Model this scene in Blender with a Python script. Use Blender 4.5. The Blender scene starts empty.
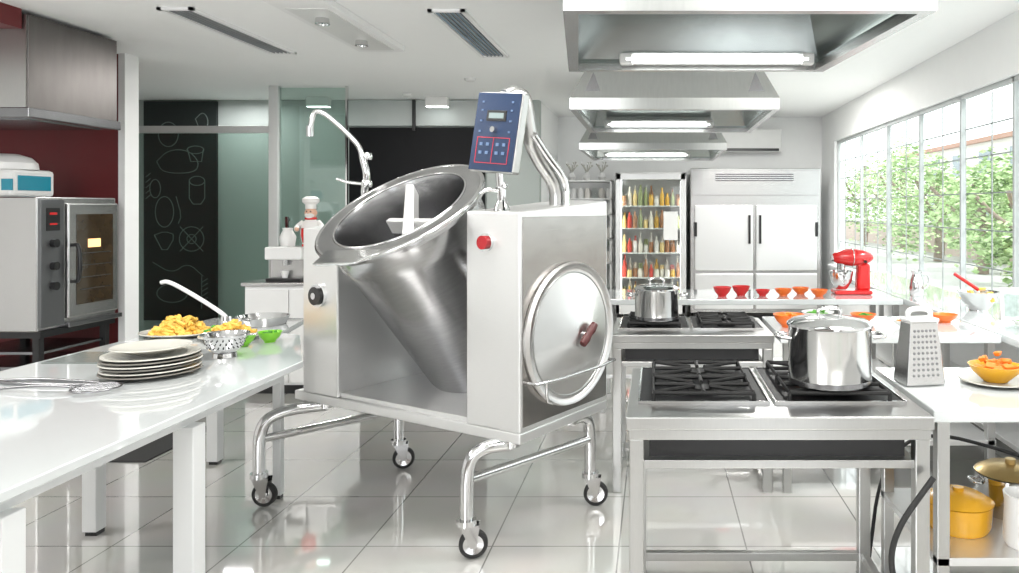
import bpy, math, random
from mathutils import Vector, Matrix
random.seed(7)
S=bpy.context.scene
try: S.view_settings.view_transform='Standard'
except Exception: pass
CUR=None
# ---------------------------------------------------------------- materials
def mat(name,col,rough=.5,metal=0.,var=.04,scale=8.,stretch=(1,1,1),bump=0.,emit=None,es=0.,coat=0.,aniso=0.,spec=.5):
    m=bpy.data.materials.new(name); m.use_nodes=True
    nt=m.node_tree; N=nt.nodes; L=nt.links; b=N['Principled BSDF']
    tc=N.new('ShaderNodeTexCoord'); mp=N.new('ShaderNodeMapping'); mp.inputs['Scale'].default_value=stretch
    nz=N.new('ShaderNodeTexNoise'); nz.inputs['Scale'].default_value=scale; nz.inputs['Detail'].default_value=3
    L.new(tc.outputs['Object'],mp.inputs[0]); L.new(mp.outputs[0],nz.inputs['Vector'])
    mx=N.new('ShaderNodeMix'); mx.data_type='RGBA'
    c=Vector(col[:3])
    mx.inputs[6].default_value=(*[max(0,v*(1-var)) for v in c],1)
    mx.inputs[7].default_value=(*[min(1,v*(1+var)) for v in c],1)
    L.new(nz.outputs['Fac'],mx.inputs[0]); L.new(mx.outputs[2],b.inputs['Base Color'])
    b.inputs['Roughness'].default_value=rough; b.inputs['Metallic'].default_value=metal
    b.inputs['Specular IOR Level'].default_value=spec
    if coat: b.inputs['Coat Weight'].default_value=coat; b.inputs['Coat Roughness'].default_value=.05
    if bump:
        bp=N.new('ShaderNodeBump'); bp.inputs['Strength'].default_value=bump; bp.inputs['Distance'].default_value=.01
        L.new(nz.outputs['Fac'],bp.inputs['Height']); L.new(bp.outputs[0],b.inputs['Normal'])
    if emit: b.inputs['Emission Color'].default_value=(*emit,1); b.inputs['Emission Strength'].default_value=es
    if aniso:
        b.inputs['Anisotropic'].default_value=aniso
        t=N.new('ShaderNodeTangent'); t.direction_type='RADIAL'; t.axis='Z'; L.new(t.outputs[0],b.inputs['Tangent'])
    return m
def glass(name,col,gl=.12,alpha=.9):
    m=bpy.data.materials.new(name); m.use_nodes=True; nt=m.node_tree; N=nt.nodes; L=nt.links
    N.remove(N['Principled BSDF']); o=N['Material Output']
    t=N.new('ShaderNodeBsdfTransparent'); t.inputs[0].default_value=(*col,1)
    g=N.new('ShaderNodeBsdfGlossy'); g.inputs['Roughness'].default_value=.03
    nz=N.new('ShaderNodeTexNoise'); nz.inputs['Scale'].default_value=3
    mr=N.new('ShaderNodeMapRange'); mr.inputs['To Min'].default_value=gl*.9; mr.inputs['To Max'].default_value=gl*1.1
    L.new(nz.outputs['Fac'],mr.inputs[0])
    mx=N.new('ShaderNodeMixShader'); L.new(mr.outputs[0],mx.inputs[0]); L.new(t.outputs[0],mx.inputs[1]); L.new(g.outputs[0],mx.inputs[2]); L.new(mx.outputs[0],o.inputs[0])
    return m
STEEL=mat('brushed_steel',(.54,.535,.53),.27,1,.06,30,(1,1,14))
STEELL=mat('bright_steel',(.76,.76,.755),.38,.85,.03,30,(1,1,14))
STEELM=mat('table_steel',(.50,.50,.49),.28,1,.06,30,(14,1,1))
STEELD=mat('dark_steel',(.28,.28,.29),.25,1,.08,20,(14,1,1))
STEELP=mat('polished_steel',(.66,.66,.66),.12,1,.03,12)
STEELI=mat('kettle_steel',(.46,.46,.465),.22,1,.14,14,(1,1,6))
SIDEP=mat('side_shade_steel',(.37,.355,.34),.24,1,.15,6,(1,1,3))  # steel darkened to carry the brownish reflections on the kettle's end face
DISC=mat('spun_steel',(.70,.69,.68),.34,1,.04,10,aniso=.9)
HOODM=mat('hood_steel',(.42,.43,.42),.3,1,.08,10,(8,1,1))
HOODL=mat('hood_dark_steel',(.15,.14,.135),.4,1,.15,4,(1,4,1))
HOODIN=mat('hood_inner',(.42,.45,.44),.22,1,.25,4)
WHITE=mat('white_paint',(.86,.86,.86),.6,0,.02)
CEIL=mat('ceiling_paint',(.93,.935,.93),.8,0,.01)
WALLW=mat('wall_white',(.89,.895,.89),.7,0,.02)
WALLG=mat('wall_grey',(.42,.46,.44),.6,0,.06,2)
RED=mat('red_wall',(.13,.010,.012),.5,0,.1,3)
TABLE=mat('white_glass_top',(.60,.625,.625),.05,0,.015,coat=.8)
LEGW=mat('white_leg',(.68,.69,.69),.35,0,.02)
BLACK=mat('black_enamel',(.012,.012,.013),.3,0,.2)
HOBB=mat('hob_black',(.010,.010,.011),.45,0,.2,spec=.15)
IRON=mat('cast_iron',(.012,.012,.012),.5,0,.2,40,spec=.3)
RUBBER=mat('black_rubber',(.02,.02,.02),.7)
BLACKP=mat('dark_opening_black',(.004,.004,.005),.6,0,.2,spec=.2)
CHALKB=mat('chalkboard',(.012,.018,.017),.55,0,.3,5)
CHALK=mat('chalk',(.15,.18,.17),.9)
WPLAST=mat('white_plastic',(.76,.76,.75),.35)
REDP=mat('red_enamel',(.60,.015,.015),.2,0,.05,coat=.5)
REDD=mat('stop_red',(.34,.01,.015),.25,0,.05)
REDB=mat('red_ceramic',(.58,.02,.02),.25)
ORANGE=mat('orange_ceramic',(.80,.16,.02),.3)
YELL=mat('yellow_enamel',(.70,.36,.02),.25)
CARROT=mat('carrot',(.80,.22,.02),.5,0,.1,30)
FOODY=mat('pasta_yellow',(.80,.50,.09),.6,0,.25,30)
GREENB=mat('green_ceramic',(.22,.60,.03),.3)
LEAFY=mat('herbs',(.08,.30,.03),.6,0,.4,20)
PLATE=mat('grey_stoneware',(.50,.49,.44),.22,0,.06)
PLATED=mat('dark_stoneware',(.16,.15,.13),.35,0,.06)
NAVY=mat('navy_panel',(.012,.028,.070),.25,0,.1)
LCD=mat('lcd',(.20,.25,.25),.2)
DKRED=mat('dark_red_handle',(.07,.006,.006),.35)
LINER=mat('red_line',(.5,.03,.05),.5)
BLUEW=mat('blue_window',(.02,.25,.35),.1)
OVENG=mat('oven_glass',(.05,.035,.02),.06,0,.3,coat=.5)
GLOW=mat('oven_lamp',(1,.6,.3),.5,emit=(1,.55,.2),es=1.5)
TUBE=mat('fluorescent_tube',(1,1,1),.4,emit=(.93,1,.97),es=9)
VENT=mat('vent_grey',(.30,.31,.32),.5)
VENTB=mat('vent_glass',(.28,.36,.45),.2)
GLASS=glass('clear_glass',(.97,.99,.98),.05)
GLASSG=glass('green_glass',(.78,.86,.83),.07)
SKIN=mat('painted_skin',(.70,.42,.30),.5)
def floor_mat():
    m=bpy.data.materials.new('glossy_tiles'); m.use_nodes=True; nt=m.node_tree; N=nt.nodes; L=nt.links; b=N['Principled BSDF']
    g=N.new('ShaderNodeNewGeometry'); mp=N.new('ShaderNodeMapping'); mp.inputs['Location'].default_value=(.17,.1,0)
    br=N.new('ShaderNodeTexBrick'); br.offset=0; br.inputs['Scale'].default_value=1
    br.inputs['Brick Width'].default_value=.6; br.inputs['Row Height'].default_value=.6
    br.inputs['Mortar Size'].default_value=.004; br.inputs['Mortar Smooth'].default_value=.1
    br.inputs['Color1'].default_value=(.57,.56,.53,1); br.inputs['Color2'].default_value=(.53,.525,.50,1); br.inputs['Mortar'].default_value=(.22,.215,.205,1)
    nz=N.new('ShaderNodeTexNoise'); nz.inputs['Scale'].default_value=2.5
    mx=N.new('ShaderNodeMix'); mx.data_type='RGBA'; mx.blend_type='MULTIPLY'; mx.inputs[0].default_value=.12
    L.new(g.outputs['Position'],mp.inputs[0]); L.new(mp.outputs[0],br.inputs['Vector']); L.new(g.outputs['Position'],nz.inputs['Vector'])
    L.new(br.outputs['Color'],mx.inputs[6]); L.new(nz.outputs['Color'],mx.inputs[7]); L.new(mx.outputs[2],b.inputs['Base Color'])
    b.inputs['Roughness'].default_value=.05; b.inputs['Specular IOR Level'].default_value=1.0
    b.inputs['Coat Weight'].default_value=1.0; b.inputs['Coat Roughness'].default_value=.04; b.inputs['Coat IOR'].default_value=1.7
    return m
# ---------------------------------------------------------------- builders
def E(name,loc=(0,0,0),rz=0.):
    global CUR
    o=bpy.data.objects.new(name,None); o.empty_display_size=.1
    o.location=loc; o.rotation_euler=(0,0,rz); S.collection.objects.link(o); CUR=o; return o
def mk(name,vs,fs,m,smooth=False,bev=0.,M=None,par=True,ms=None,ang=38):
    me=bpy.data.meshes.new(name); me.from_pydata([tuple(v) for v in vs],[],fs)
    for k in (m if isinstance(m,(list,tuple)) else [m]): me.materials.append(k)
    if ms: me.polygons.foreach_set('material_index',ms)
    me.validate(); me.update()
    import bmesh
    bm=bmesh.new(); bm.from_mesh(me); bmesh.ops.recalc_face_normals(bm,faces=bm.faces); bm.to_mesh(me); bm.free()
    if smooth:
        me.shade_smooth(); me.set_sharp_from_angle(angle=math.radians(ang))
    o=bpy.data.objects.new(name,me); S.collection.objects.link(o)
    if M is not None: o.matrix_local=M
    if par and CUR is not None: o.parent=CUR
    if bev:
        b=o.modifiers.new('bevel','BEVEL'); b.width=bev; b.segments=2; b.limit_method='ANGLE'
    return o
BF=[(0,1,2,3),(7,6,5,4),(0,4,5,1),(1,5,6,2),(2,6,7,3),(3,7,4,0)]
def hexa(name,p,m,bev=0.,M=None): return mk(name,p,BF,m,bev=bev,M=M)
def box(name,x0,x1,y0,y1,z0,z1,m,bev=0.,M=None):
    return mk(name,[(x0,y0,z0),(x1,y0,z0),(x1,y1,z0),(x0,y1,z0),(x0,y0,z1),(x1,y0,z1),(x1,y1,z1),(x0,y1,z1)],BF,m,bev=bev,M=M)
def boxes(name,lst,m,bev=0.,M=None,ms=None):
    vs=[];fs=[];mi=[]
    for i,(x0,x1,y0,y1,z0,z1) in enumerate(lst):
        k=len(vs); vs+=[(x0,y0,z0),(x1,y0,z0),(x1,y1,z0),(x0,y1,z0),(x0,y0,z1),(x1,y0,z1),(x1,y1,z1),(x0,y1,z1)]
        fs+=[tuple(a+k for a in f) for f in BF]; mi+=[ms[i] if ms else 0]*6
    return mk(name,vs,fs,m,bev=bev,M=M,ms=mi)
def lathe(name,prof,m,loc=(0,0,0),seg=40,M=None,sx=1.,sy=1.):
    vs=[];fs=[];rings=[]
    for r,z in prof:
        if r<1e-6: rings.append([len(vs)]); vs.append((0,0,z))
        else:
            rings.append(list(range(len(vs),len(vs)+seg)))
            for i in range(seg):
                a=2*math.pi*i/seg; vs.append((r*math.cos(a)*sx,r*math.sin(a)*sy,z))
    for A,B in zip(rings,rings[1:]):
        for i in range(seg):
            j=(i+1)%seg
            if len(A)==1 and len(B)==1: continue
            if len(A)==1: fs.append((A[0],B[j],B[i]))
            elif len(B)==1: fs.append((A[i],A[j],B[0]))
            else: fs.append((A[i],A[j],B[j],B[i]))
    if M is None: M=Matrix.Translation(loc)
    return mk(name,vs,fs,m,smooth=True,M=M)
def cyl(name,p0,p1,r,m,r2=None,seg=28):
    p0=Vector(p0);p1=Vector(p1);d=p1-p0;h=d.length
    q=d.to_track_quat('Z','Y').to_matrix().to_4x4()
    r2=r if r2 is None else r2
    return lathe(name,[(0,0),(r,0),(r2,h),(0,h)],m,seg=seg,M=Matrix.Translation(p0)@q)
def chaikin(p,n):
    p=[Vector(a) for a in p]
    for _ in range(n):
        q=[p[0]]
        for a,b in zip(p,p[1:]): q+=[a*.75+b*.25,a*.25+b*.75]
        q.append(p[-1]); p=q
    return p
def tube(name,pts,r,m,it=2,seg=12,closed=False):
    P=chaikin(pts,it) if it else [Vector(a) for a in pts]
    vs=[];fs=[];n=len(P);u=None
    for i,p in enumerate(P):
        if closed: t=(P[(i+1)%n]-P[i-1]).normalized()
        else: t=(P[min(i+1,n-1)]-P[max(i-1,0)]).normalized()
        if u is None: u=t.orthogonal().normalized()
        else:
            u=(u-t*u.dot(t)); u=u.normalized() if u.length>1e-6 else t.orthogonal().normalized()
        w=t.cross(u); rr=r[min(i,len(r)-1)] if isinstance(r,list) else r
        for k in range(seg):
            a=2*math.pi*k/seg; vs.append(p+u*math.cos(a)*rr+w*math.sin(a)*rr)
    for i in range(n if closed else n-1):
        for k in range(seg):
            A=i*seg;B=((i+1)%n)*seg
            fs.append((A+k,A+(k+1)%seg,B+(k+1)%seg,B+k))
    if not closed:
        fs.append(tuple(range(seg))); fs.append(tuple((n-1)*seg+k for k in range(seg)))
    return mk(name,vs,fs,m,smooth=True,ang=50)
def ring(name,c,r,t,m,M=None,n=36,axis='z'):
    pts=[]
    for i in range(n):
        a=2*math.pi*i/n; x,y=r*math.cos(a),r*math.sin(a)
        v={'z':(x,y,0),'x':(0,x,y),'y':(x,0,y)}[axis]
        v=Vector(v)
        if M is not None: v=M@v
        pts.append(Vector(c)+v)
    return tube(name,pts,t,m,it=0,seg=8,closed=True)
def ball(name,c,r,m,s=(1,1,1),seg=20):
    pr=[(math.sin(math.pi*i/12)*r,-math.cos(math.pi*i/12)*r) for i in range(13)]
    pr[0]=(0,-r);pr[-1]=(0,r)
    return lathe(name,pr,m,seg=seg,M=Matrix.Translation(c)@Matrix.Diagonal((*s,1)))
def bowl(name,x,y,z,r,h,m,foot=.45,food=None,fn='food'):
    E(name,(x,y,z))
    lathe('shell',[(0,0),(r*foot,0),(r*foot,.006),(r*.8,h*.5),(r,h),(r*.97,h),(r*.76,h*.5),(r*foot*.9,.012),(0,.012)],m)
    if food:
        pile(fn,0,0,h*.55,r*.75,h*.6,food,22,r*.22)
def pile(name,x,y,z,r,h,m,n,s):
    vs=[];fs=[]
    for i in range(n):
        a=random.random()*6.28; q=r*math.sqrt(random.random()); zz=z+h*(1-(q/r)**2)*random.random()
        R=Matrix.Rotation(random.random()*6,3,'Z')@Matrix.Rotation(random.random()*6,3,'X')
        k=len(vs)
        for v in [(-1,-.6,-.4),(1,-.6,-.4),(1,.6,-.4),(-1,.6,-.4),(-.7,-.4,.4),(.7,-.4,.4),(.7,.4,.4),(-.7,.4,.4)]:
            w=R@(Vector(v)*s); w.z=w.z
            vs.append((x+q*math.cos(a)+w.x,y+q*math.sin(a)+w.y,max(z-s*.3,zz+w.z)))
        fs+=[tuple(a+k for a in f) for f in BF]
    return mk(name,vs,fs,m,bev=s*.2)
def pasta(x,y,z,r,h,n):
    vs=[];fs=[]
    for i in range(n):
        a=random.random()*6.28; q=r*math.sqrt(random.random()); zz=z+h*(1-(q/r)**2)*random.random()
        R=Matrix.Rotation(random.random()*6,3,'Z')@Matrix.Rotation(math.pi/2+random.uniform(-.6,.6),3,'X')
        k=len(vs)
        for e in (-1,1):
            for j in range(6):
                t=j*math.pi/3; w=R@Vector((.010*math.cos(t),.010*math.sin(t),.022*e+.006*math.cos(t)))
                vs.append((x+q*math.cos(a)+w.x,y+q*math.sin(a)+w.y,max(z,zz+w.z)))
        fs+=[(k+j,k+(j+1)%6,k+6+(j+1)%6,k+6+j) for j in range(6)]+[tuple(k+j for j in range(6)),tuple(k+6+j for j in range(6))]
    return mk('pasta',vs,fs,FOODY,smooth=True)
# ---------------------------------------------------------------- room
CUR=None
FLM=floor_mat()
box('floor',-7.2,2.8,-3,11.7,-.1,0,FLM)
box('ceiling',-7.2,2.8,-3,11.7,3.0,3.1,CEIL)
XR=2.57
box('wall_back',-1.5,2.8,11.4,11.6,0,3.0,WALLW)
box('wall_partition_back',-7.0,-1.5,9.6,9.75,0,3.0,WALLG)
box('wall_return',-1.6,-1.5,9.75,11.4,0,3.0,WALLW)
box('wall_left',-7.15,-7.0,-3,9.75,0,3.0,WALLW)
boxes('wall_rear',[(-7.15,-3.2,-3.1,-3.0,0,3.0),(-3.2,-.9,-3.1,-3.0,0,1.0),(-.9,.5,-3.1,-3,0,3.0),(.5,1.9,-3.1,-3.0,2.3,3.0),(1.9,2.8,-3.1,-3.0,0,3.0)],mat('rear_wall_taupe',(.24,.21,.19),.6,0,.05,2))
box('wall_red',-7.0,-4.86,6.72,6.86,0,3.0,RED)
box('trim_red_wall_end',-4.86,-4.80,6.70,6.88,0,3.0,WHITE)
boxes('wall_right',[(XR,XR+.15,-3,11.6,0,.8),(XR,XR+.15,-3,11.6,2.56,3.0),(XR,XR+.15,10.6,11.6,.8,2.56),(XR,XR+.15,-3,2.6,.8,2.56)],WALLW)
box('baseboard_right',XR-.015,XR,0,11.4,0,.09,WHITE)
box('trim_bulkhead',-7.0,-4.45,4.0,5.2,2.86,3.0,RED)
# window
E('window_1',(XR,0,0))
fr=[(.04,.08,2.6,10.6,2.52,2.56),(.04,.08,2.6,10.6,.80,.84)]
for y in (2.6,3.43,4.42,5.39,6.33,7.31,8.34,9.41,10.57): fr.append((.04,.08,y-.014,y+.014,.8,2.56))
boxes('frame',fr,mat('frame_grey',(.42,.44,.44),.5),.003)
bars=[]
for z in (1.12,1.42,1.72,2.02,2.27): bars.append((.09,.10,2.6,10.6,z-.005,z+.005))
for i in range(16):
    y=2.85+.5*i; bars.append((.09,.10,y-.004,y+.004,.82,2.54))
boxes('security_bars',bars,mat('bars_grey',(.30,.31,.31),.5))
box('pane',.055,.06,2.6,10.6,.83,2.53,GLASS)
box('sill',-.10,.0,2.6,10.6,.77,.80,WHITE,.004)
# outside
CUR=None
box('ground_outside',2.9,40,-10,60,-.3,-.1,mat('paving',(.5,.5,.48),.9))
LEAFM=[mat('leaf_a',(.34,.48,.22),.7,0,.3),mat('leaf_b',(.52,.66,.36),.7,0,.3),mat('leaf_c',(.20,.30,.13),.7,0,.3)]
BARK=mat('bark',(.25,.20,.16),.9,0,.3,20)
def tree(x,y,h,r,n=2900):
    E('tree',(x,y,-.1))
    tube('trunk',[(0,0,0),(.1,.05,h*.3),(0,.1,h*.6),(.05,0,h*.85)],[.16]*6+[.1]*30,BARK)
    for k in range(5):
        a=k*1.3; tube('branch',[(0,.05,h*.4),(r*.4*math.cos(a),r*.4*math.sin(a),h*.55),(r*.7*math.cos(a),r*.7*math.sin(a),h*.75)],.05,BARK)
    vs=[];fs=[];ms=[]
    cl=[(random.uniform(-.8,.8)*r,random.uniform(-.9,.9)*r,random.uniform(.2,.95)*h,random.uniform(.25,.42)*r) for _ in range(14)]
    for i in range(n):
        c=random.choice(cl); d=Vector((random.gauss(0,1),random.gauss(0,1),random.gauss(0,.8))).normalized()*c[3]*random.uniform(.3,1.15)
        p=Vector(c[:3])+d; R=Matrix.Rotation(random.random()*6,3,'Z')@Matrix.Rotation(random.random()*6,3,'X'); s=random.uniform(.045,.11)
        k=len(vs)
        for v in [(-1,0,0),(0,-.55,.1),(1,0,0),(0,.55,.1)]: vs.append(p+R@(Vector(v)*s))
        fs.append((k,k+1,k+2,k+3)); ms.append(random.choice((0,0,1,1,2)))
    mk('leaves',vs,fs,LEAFM,ms=ms)
for (x,y,h,r) in [(7.2,12.6,2.4,1.3),(7.9,15.6,2.7,1.6),(8.4,19.0,3.0,1.8),(9.0,23.5,3.4,2.1),(9.4,28,3.8,2.4),(9.6,34,4.3,2.8),(6.9,10.0,1.9,1.2)]:
    tree(x,y,h,r)
E('garden_wall',(0,0,0))
box('masonry',10.6,10.8,2,50,-.1,.9,mat('garden_render',(.55,.45,.40),.9,0,.1,2))
box('coping',10.55,10.85,2,50,.9,.98,mat('coping',(.6,.6,.58),.9))
E('neighbour_building',(0,0,0))
box('facade',15,20,22,44,-.1,4.6,mat('facade_cream',(.72,.70,.66),.9,0,.05,1))
box('roof',14.8,20.2,21.8,44.2,4.6,4.8,mat('roof_clay',(.45,.28,.22),.9))
boxes('facade_windows',[(14.95,15.0,24+3*k,25.2+3*k,z,z+1.2) for k in range(6) for z in (.9,3.0)],mat('facade_glass',(.25,.30,.33),.2))
# chalkboard and partition
E('chalkboard',(0,9.6,0))
box('board',-6.6,-5.66,-.05,-.012,.15,2.98,CHALKB)
def stroke(pts,it=2,r=.006): tube('chalk_stroke',[(-6.13+x,-.052,z) for x,z in pts],r,CHALK,it=it,seg=6)
def circ(cx,cz,rx,rz,a0=0,a1=360,n=16): return [(cx+rx*math.cos(math.radians(a0+(a1-a0)*i/n)),cz+rz*math.sin(math.radians(a0+(a1-a0)*i/n))) for i in range(n+1)]
stroke(circ(-.15,2.55,.13,.16),1); stroke([(-.3,2.2),(-.15,2.35),(.1,2.35),(.25,2.2),(.2,2.05),(-.22,2.05),(-.3,2.2)])
stroke(circ(.22,1.95,.10,.06),1); stroke([(.12,1.95),(.12,1.65),(.32,1.65),(.32,1.95)],1)
stroke(circ(-.2,1.55,.12,.2),1); stroke([(-.33,1.25),(-.2,1.0),(-.05,1.25),(-.2,1.3),(-.33,1.25)],1)
stroke(circ(.15,1.2,.16,.16),1); stroke(circ(.15,1.2,.06,.06),1); stroke([(.0,1.36),(.3,1.04)],0); stroke([(.3,1.36),(0,1.04)],0)
stroke([(-.35,.9),(-.1,.75),(.1,.9),(.3,.72)]); stroke(circ(-.1,.5,.2,.12),1); stroke([(.2,2.75),(.3,2.5),(.38,2.72),(.3,2.85),(.2,2.75)])
stroke(circ(.2,2.35,.11,.05),1); stroke([(.1,2.35),(.14,2.2),(.28,2.2),(.3,2.35)],0); stroke(circ(-.32,1.85,.07,.12),1); stroke([(-.05,1.75),(.02,1.5),(-.02,1.4)],1)
for k in range(5): stroke([(.28,.4+k*.06),(.36,.45+k*.06)],0); stroke([(-.38,2.05-k*.07),(-.44,2.0-k*.07)],0)
stroke([(.28,.3),(.28,.72)],0)
E('glass_partition',(0,8.5,0))
boxes('frame',[(-6.4,-4.42,-.03,.03,2.46,2.54),(-4.42,-4.31,-.04,.04,0,3.0),(-6.4,-4.42,-.03,.03,0,.08),(-6.42,-6.36,-.03,.03,0,3.0)],mat('frame_alu',(.62,.64,.63),.4,.3),.003)
box('pane_left',-6.36,-4.42,-.005,.005,.08,2.46,GLASSG)
box('pane_right',-4.31,-3.54,-.005,.005,.02,2.98,GLASSG)
boxes('door_fittings',[(-4.22,-4.19,-.06,-.03,.9,1.5),(-4.22,-4.19,-.03,0,.92,.95),(-4.22,-4.19,-.03,0,1.45,1.48),(-3.55,-3.53,-.02,.02,0,3.0)],STEELP)
CUR=None
boxes('dark_opening_1',[(-3.95,-2.2,9.55,9.595,.0,2.64),],BLACKP,.004)  # black sheet, the darkness of an open room beyond put into its colour
box('trim_door_header',-4.0,-1.6,9.53,9.6,2.66,2.99,mat('header_grey',(.45,.48,.47),.5))
box('trim_door_post',-3.12,-3.08,9.5,9.53,2.6,2.99,BLACK)
# ceiling details
def slot(name,x0,x1,y0,y1,m):
    E(name,(0,0,3.0))
    boxes('frame',[(x0,x0+.03,y0,y1,-.02,0),(x1-.03,x1,y0,y1,-.02,0),(x0,x1,y0,y0+.03,-.02,0),(x0,x1,y1-.03,y1,-.02,0)],WHITE)
    box('back',x0+.03,x1-.03,y0+.03,y1-.03,-.006,-.001,m)
    boxes('louvres',[(x0+.03+.035*k,x0+.036+.035*k,y0+.03,y1-.03,-.018,-.006) for k in range(1,int((x1-x0-.06)/.035)+1)],VENT)
slot('ceiling_vent',-3.47,-3.22,5.15,6.65,VENT)
slot('ceiling_vent',-1.60,-1.34,5.2,6.8,VENTB)
E('ceiling_light_track',(0,0,3.0))
box('housing',-2.56,-2.16,2.5,6.4,-.05,0,WHITE,.006)
box('recess',-2.50,-2.22,5.0,6.3,-.056,-.05,WPLAST)
for y in (5.25,5.95): lathe('spotlight',[(0,0),(.045,0),(.05,-.04),(.04,-.04),(.035,-.01),(0,-.01)],STEELP,loc=(-2.36,y,-.056))
def dome(x,y):
    E('smoke_detector',(x,y,3.0)); lathe('body',[(0,-.035),(.035,-.035),(.06,-.02),(.065,0),(0,0)],WPLAST)
dome(-3.05,9.1); dome(-2.0,8.0)
for x in (-4.25,-2.75):
    E('ceiling_spot_lamp',(x,9.35,2.9)); 
    box('housing',-.14,.14,-.05,.05,-.02,.1,WPLAST,.005); box('lens',-.13,.13,-.045,.045,-.026,-.02,TUBE)
# ---------------------------------------------------------------- hoods
def hood(n0,n1,f0,f1,y0,y1,zb,zt,lamp,tri=False,lip=.05):
    E('extractor_hood',(0,0,0)); t=.03;ins=.16
    def shell(name,ox,zb,lip,zt,m):
        a=[(n0+ox,y0+ox,zb),(n1-ox,y0+ox,zb),(f1-ox,y1-ox,zb),(f0+ox,y1-ox,zb)]
        b=[(v[0],v[1],zb+lip) for v in a]
        c=[(n0+ins,y0+ins*1.2,zt),(n1-ins,y0+ins*1.2,zt),(f1-ins,y1-ins,zt),(f0+ins,y1-ins,zt)]
        fs=[(i,(i+1)%4,4+(i+1)%4,4+i) for i in range(4)]+[(4+i,4+(i+1)%4,8+(i+1)%4,8+i) for i in range(4)]+[(8,9,10,11)]
        return mk(name,a+b+c,fs,m)
    shell('outer_shell',0,zb,lip+.02,zt,HOODM); shell('inner_shell',.03,zb,lip,zt-.03,HOODIN)
    A=[Vector((n0,y0,zb)),Vector((n1,y0,zb)),Vector((f1,y1,zb)),Vector((f0,y1,zb))]; C=sum(A,Vector())/4
    B=[v+(C-v).normalized()*.06 for v in A]
    vs=A+B+[v+Vector((0,0,.03)) for v in B]; fs=[(i,(i+1)%4,4+(i+1)%4,4+i) for i in range(4)]+[(4+i,4+(i+1)%4,8+(i+1)%4,8+i) for i in range(4)]
    mk('gutter',vs,fs,STEEL)
    x0,x1,ly,lz=lamp
    box('lamp_housing',x0-.03,x1+.03,ly-.01,ly+.05,lz-.01,lz+.035,WPLAST,.008)
    cyl('lamp_tube',(x0,ly-.03,lz),(x1,ly-.03,lz),.016,TUBE)
    for x in (x0,x1): box('lamp_end',x-.025,x+.025,ly-.045,ly,lz-.02,lz+.025,WPLAST,.004)
    m=(y0+y1)/2; box('duct',-.05+.1,.5,m-.2,m+.2,zt-.01,3.0,HOODM)
    boxes('filters',[(f0+.2+k*.09,f0+.24+k*.09,y1-.2,y1-.17,zb+.22,zt-.1) for k in range(int((f1-f0-.4)/.09))],STEELD)
    if tri:
        for x in (n0+.14,n1-.14):
            mk('hanger',[(x-.06,y0+.012,zb+.08),(x+.06,y0+.012,zb+.08),(x,y0+.07,zb+.24),(x-.06,y0+.03,zb+.08),(x+.06,y0+.03,zb+.08),(x,y0+.09,zb+.24)],[(0,1,2),(5,4,3),(0,3,4,1),(1,4,5,2),(2,5,3,0)],STEELD)
hood(-.28,.86,-.38,.74,2.25,3.26,2.2,2.85,(-.12,.64,3.13,2.222))
hood(-.52,.76,-.52,.76,4.5,5.9,2.2,2.62,(-.36,.42,5.72,2.24),True)
hood(-.78,.74,-.78,.74,7.6,9.4,2.2,2.6,(-.6,.4,9.1,2.25),True)
# ---------------------------------------------------------------- left hood + oven
E('wall_hood',(0,0,0))
mk('canopy',[(-5.6,5.22,2.30),(-4.42,5.22,2.30),(-4.42,6.08,2.30),(-5.6,6.08,2.30),(-5.6,5.22,2.97),(-4.42,5.22,2.97),(-4.42,6.08,2.97),(-5.6,6.08,2.97)],BF[1:],[HOODL],bev=.004)
box('front_plate',-5.6,-4.43,5.21,5.22,2.31,2.965,STEELM)
box('rim',-5.6,-4.40,5.20,6.10,2.24,2.31,STEELD,.006)
box('filter',-5.5,-4.5,5.3,6.0,2.232,2.242,STEELD)
E('combi_oven',(-4.8,0,0))
box('body',-.82,-.01,5.76,6.60,.63,1.69,STEEL,.012)
box('control_panel',-.012,.012,5.77,6.0,.66,1.67,mat('panel_grey',(.16,.165,.17),.3,.7),.004)
for z in (.98,1.14,1.32): cyl('knob',(.012,5.885,z),(.045,5.885,z),.034,BLACK)
box('display',.012,.016,5.82,5.95,1.42,1.6,BLACK)
boxes('display_digits',[(.016,.018,5.85,5.92,1.545,1.565),(.016,.018,5.85,5.92,1.465,1.48)],REDP)
box('door',-.012,.03,6.02,6.58,.70,1.64,STEEL,.012)
box('door_window',.03,.034,6.10,6.51,.80,1.55,OVENG,.002)
box('oven_lamp_glow',.0345,.036,6.22,6.36,1.27,1.34,GLOW)
boxes('oven_racks',[(.0345,.0355,6.13,6.48,z,z+.008) for z in (.92,1.02,1.12,1.22)],STEELD)
tube('door_handle',[(.03,6.06,1.30),(.09,6.06,1.30),(.09,6.06,1.0),(.03,6.06,1.0)],.016,BLACK)
box('drip_tray',-.02,.05,6.0,6.6,.63,.67,STEELD,.006)
boxes('stand_legs',[(x,x+.05,y,y+.05,0,.6) for x in (-.78,-.08) for y in (5.8,6.5)]+[(-.8,0,5.78,6.58,.58,.63),(-.8,0,5.78,6.58,.2,.23)],BLACK)
boxes('stand_trays',[(-.75,-.05,5.85,6.5,.32,.34),(-.75,-.05,5.85,6.5,.44,.46)],STEELD)
E('countertop_ice_machine',(-5.28,6.0,1.69))
box('body',-.28,.24,-.2,.22,0,.22,WPLAST,.03)
lathe('hood_cover',[(.3,0),(.29,.05),(.24,.09),(.14,.115),(0,.12)],WPLAST,M=Matrix.Translation((-.02,.0,.22))@Matrix.Diagonal((.86,.7,1.1,1)))
box('front_window',.16,.245,-.206,-.196,.05,.14,BLUEW); box('side_window',.24,.246,-.15,.17,.05,.17,BLUEW,.003)
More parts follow.
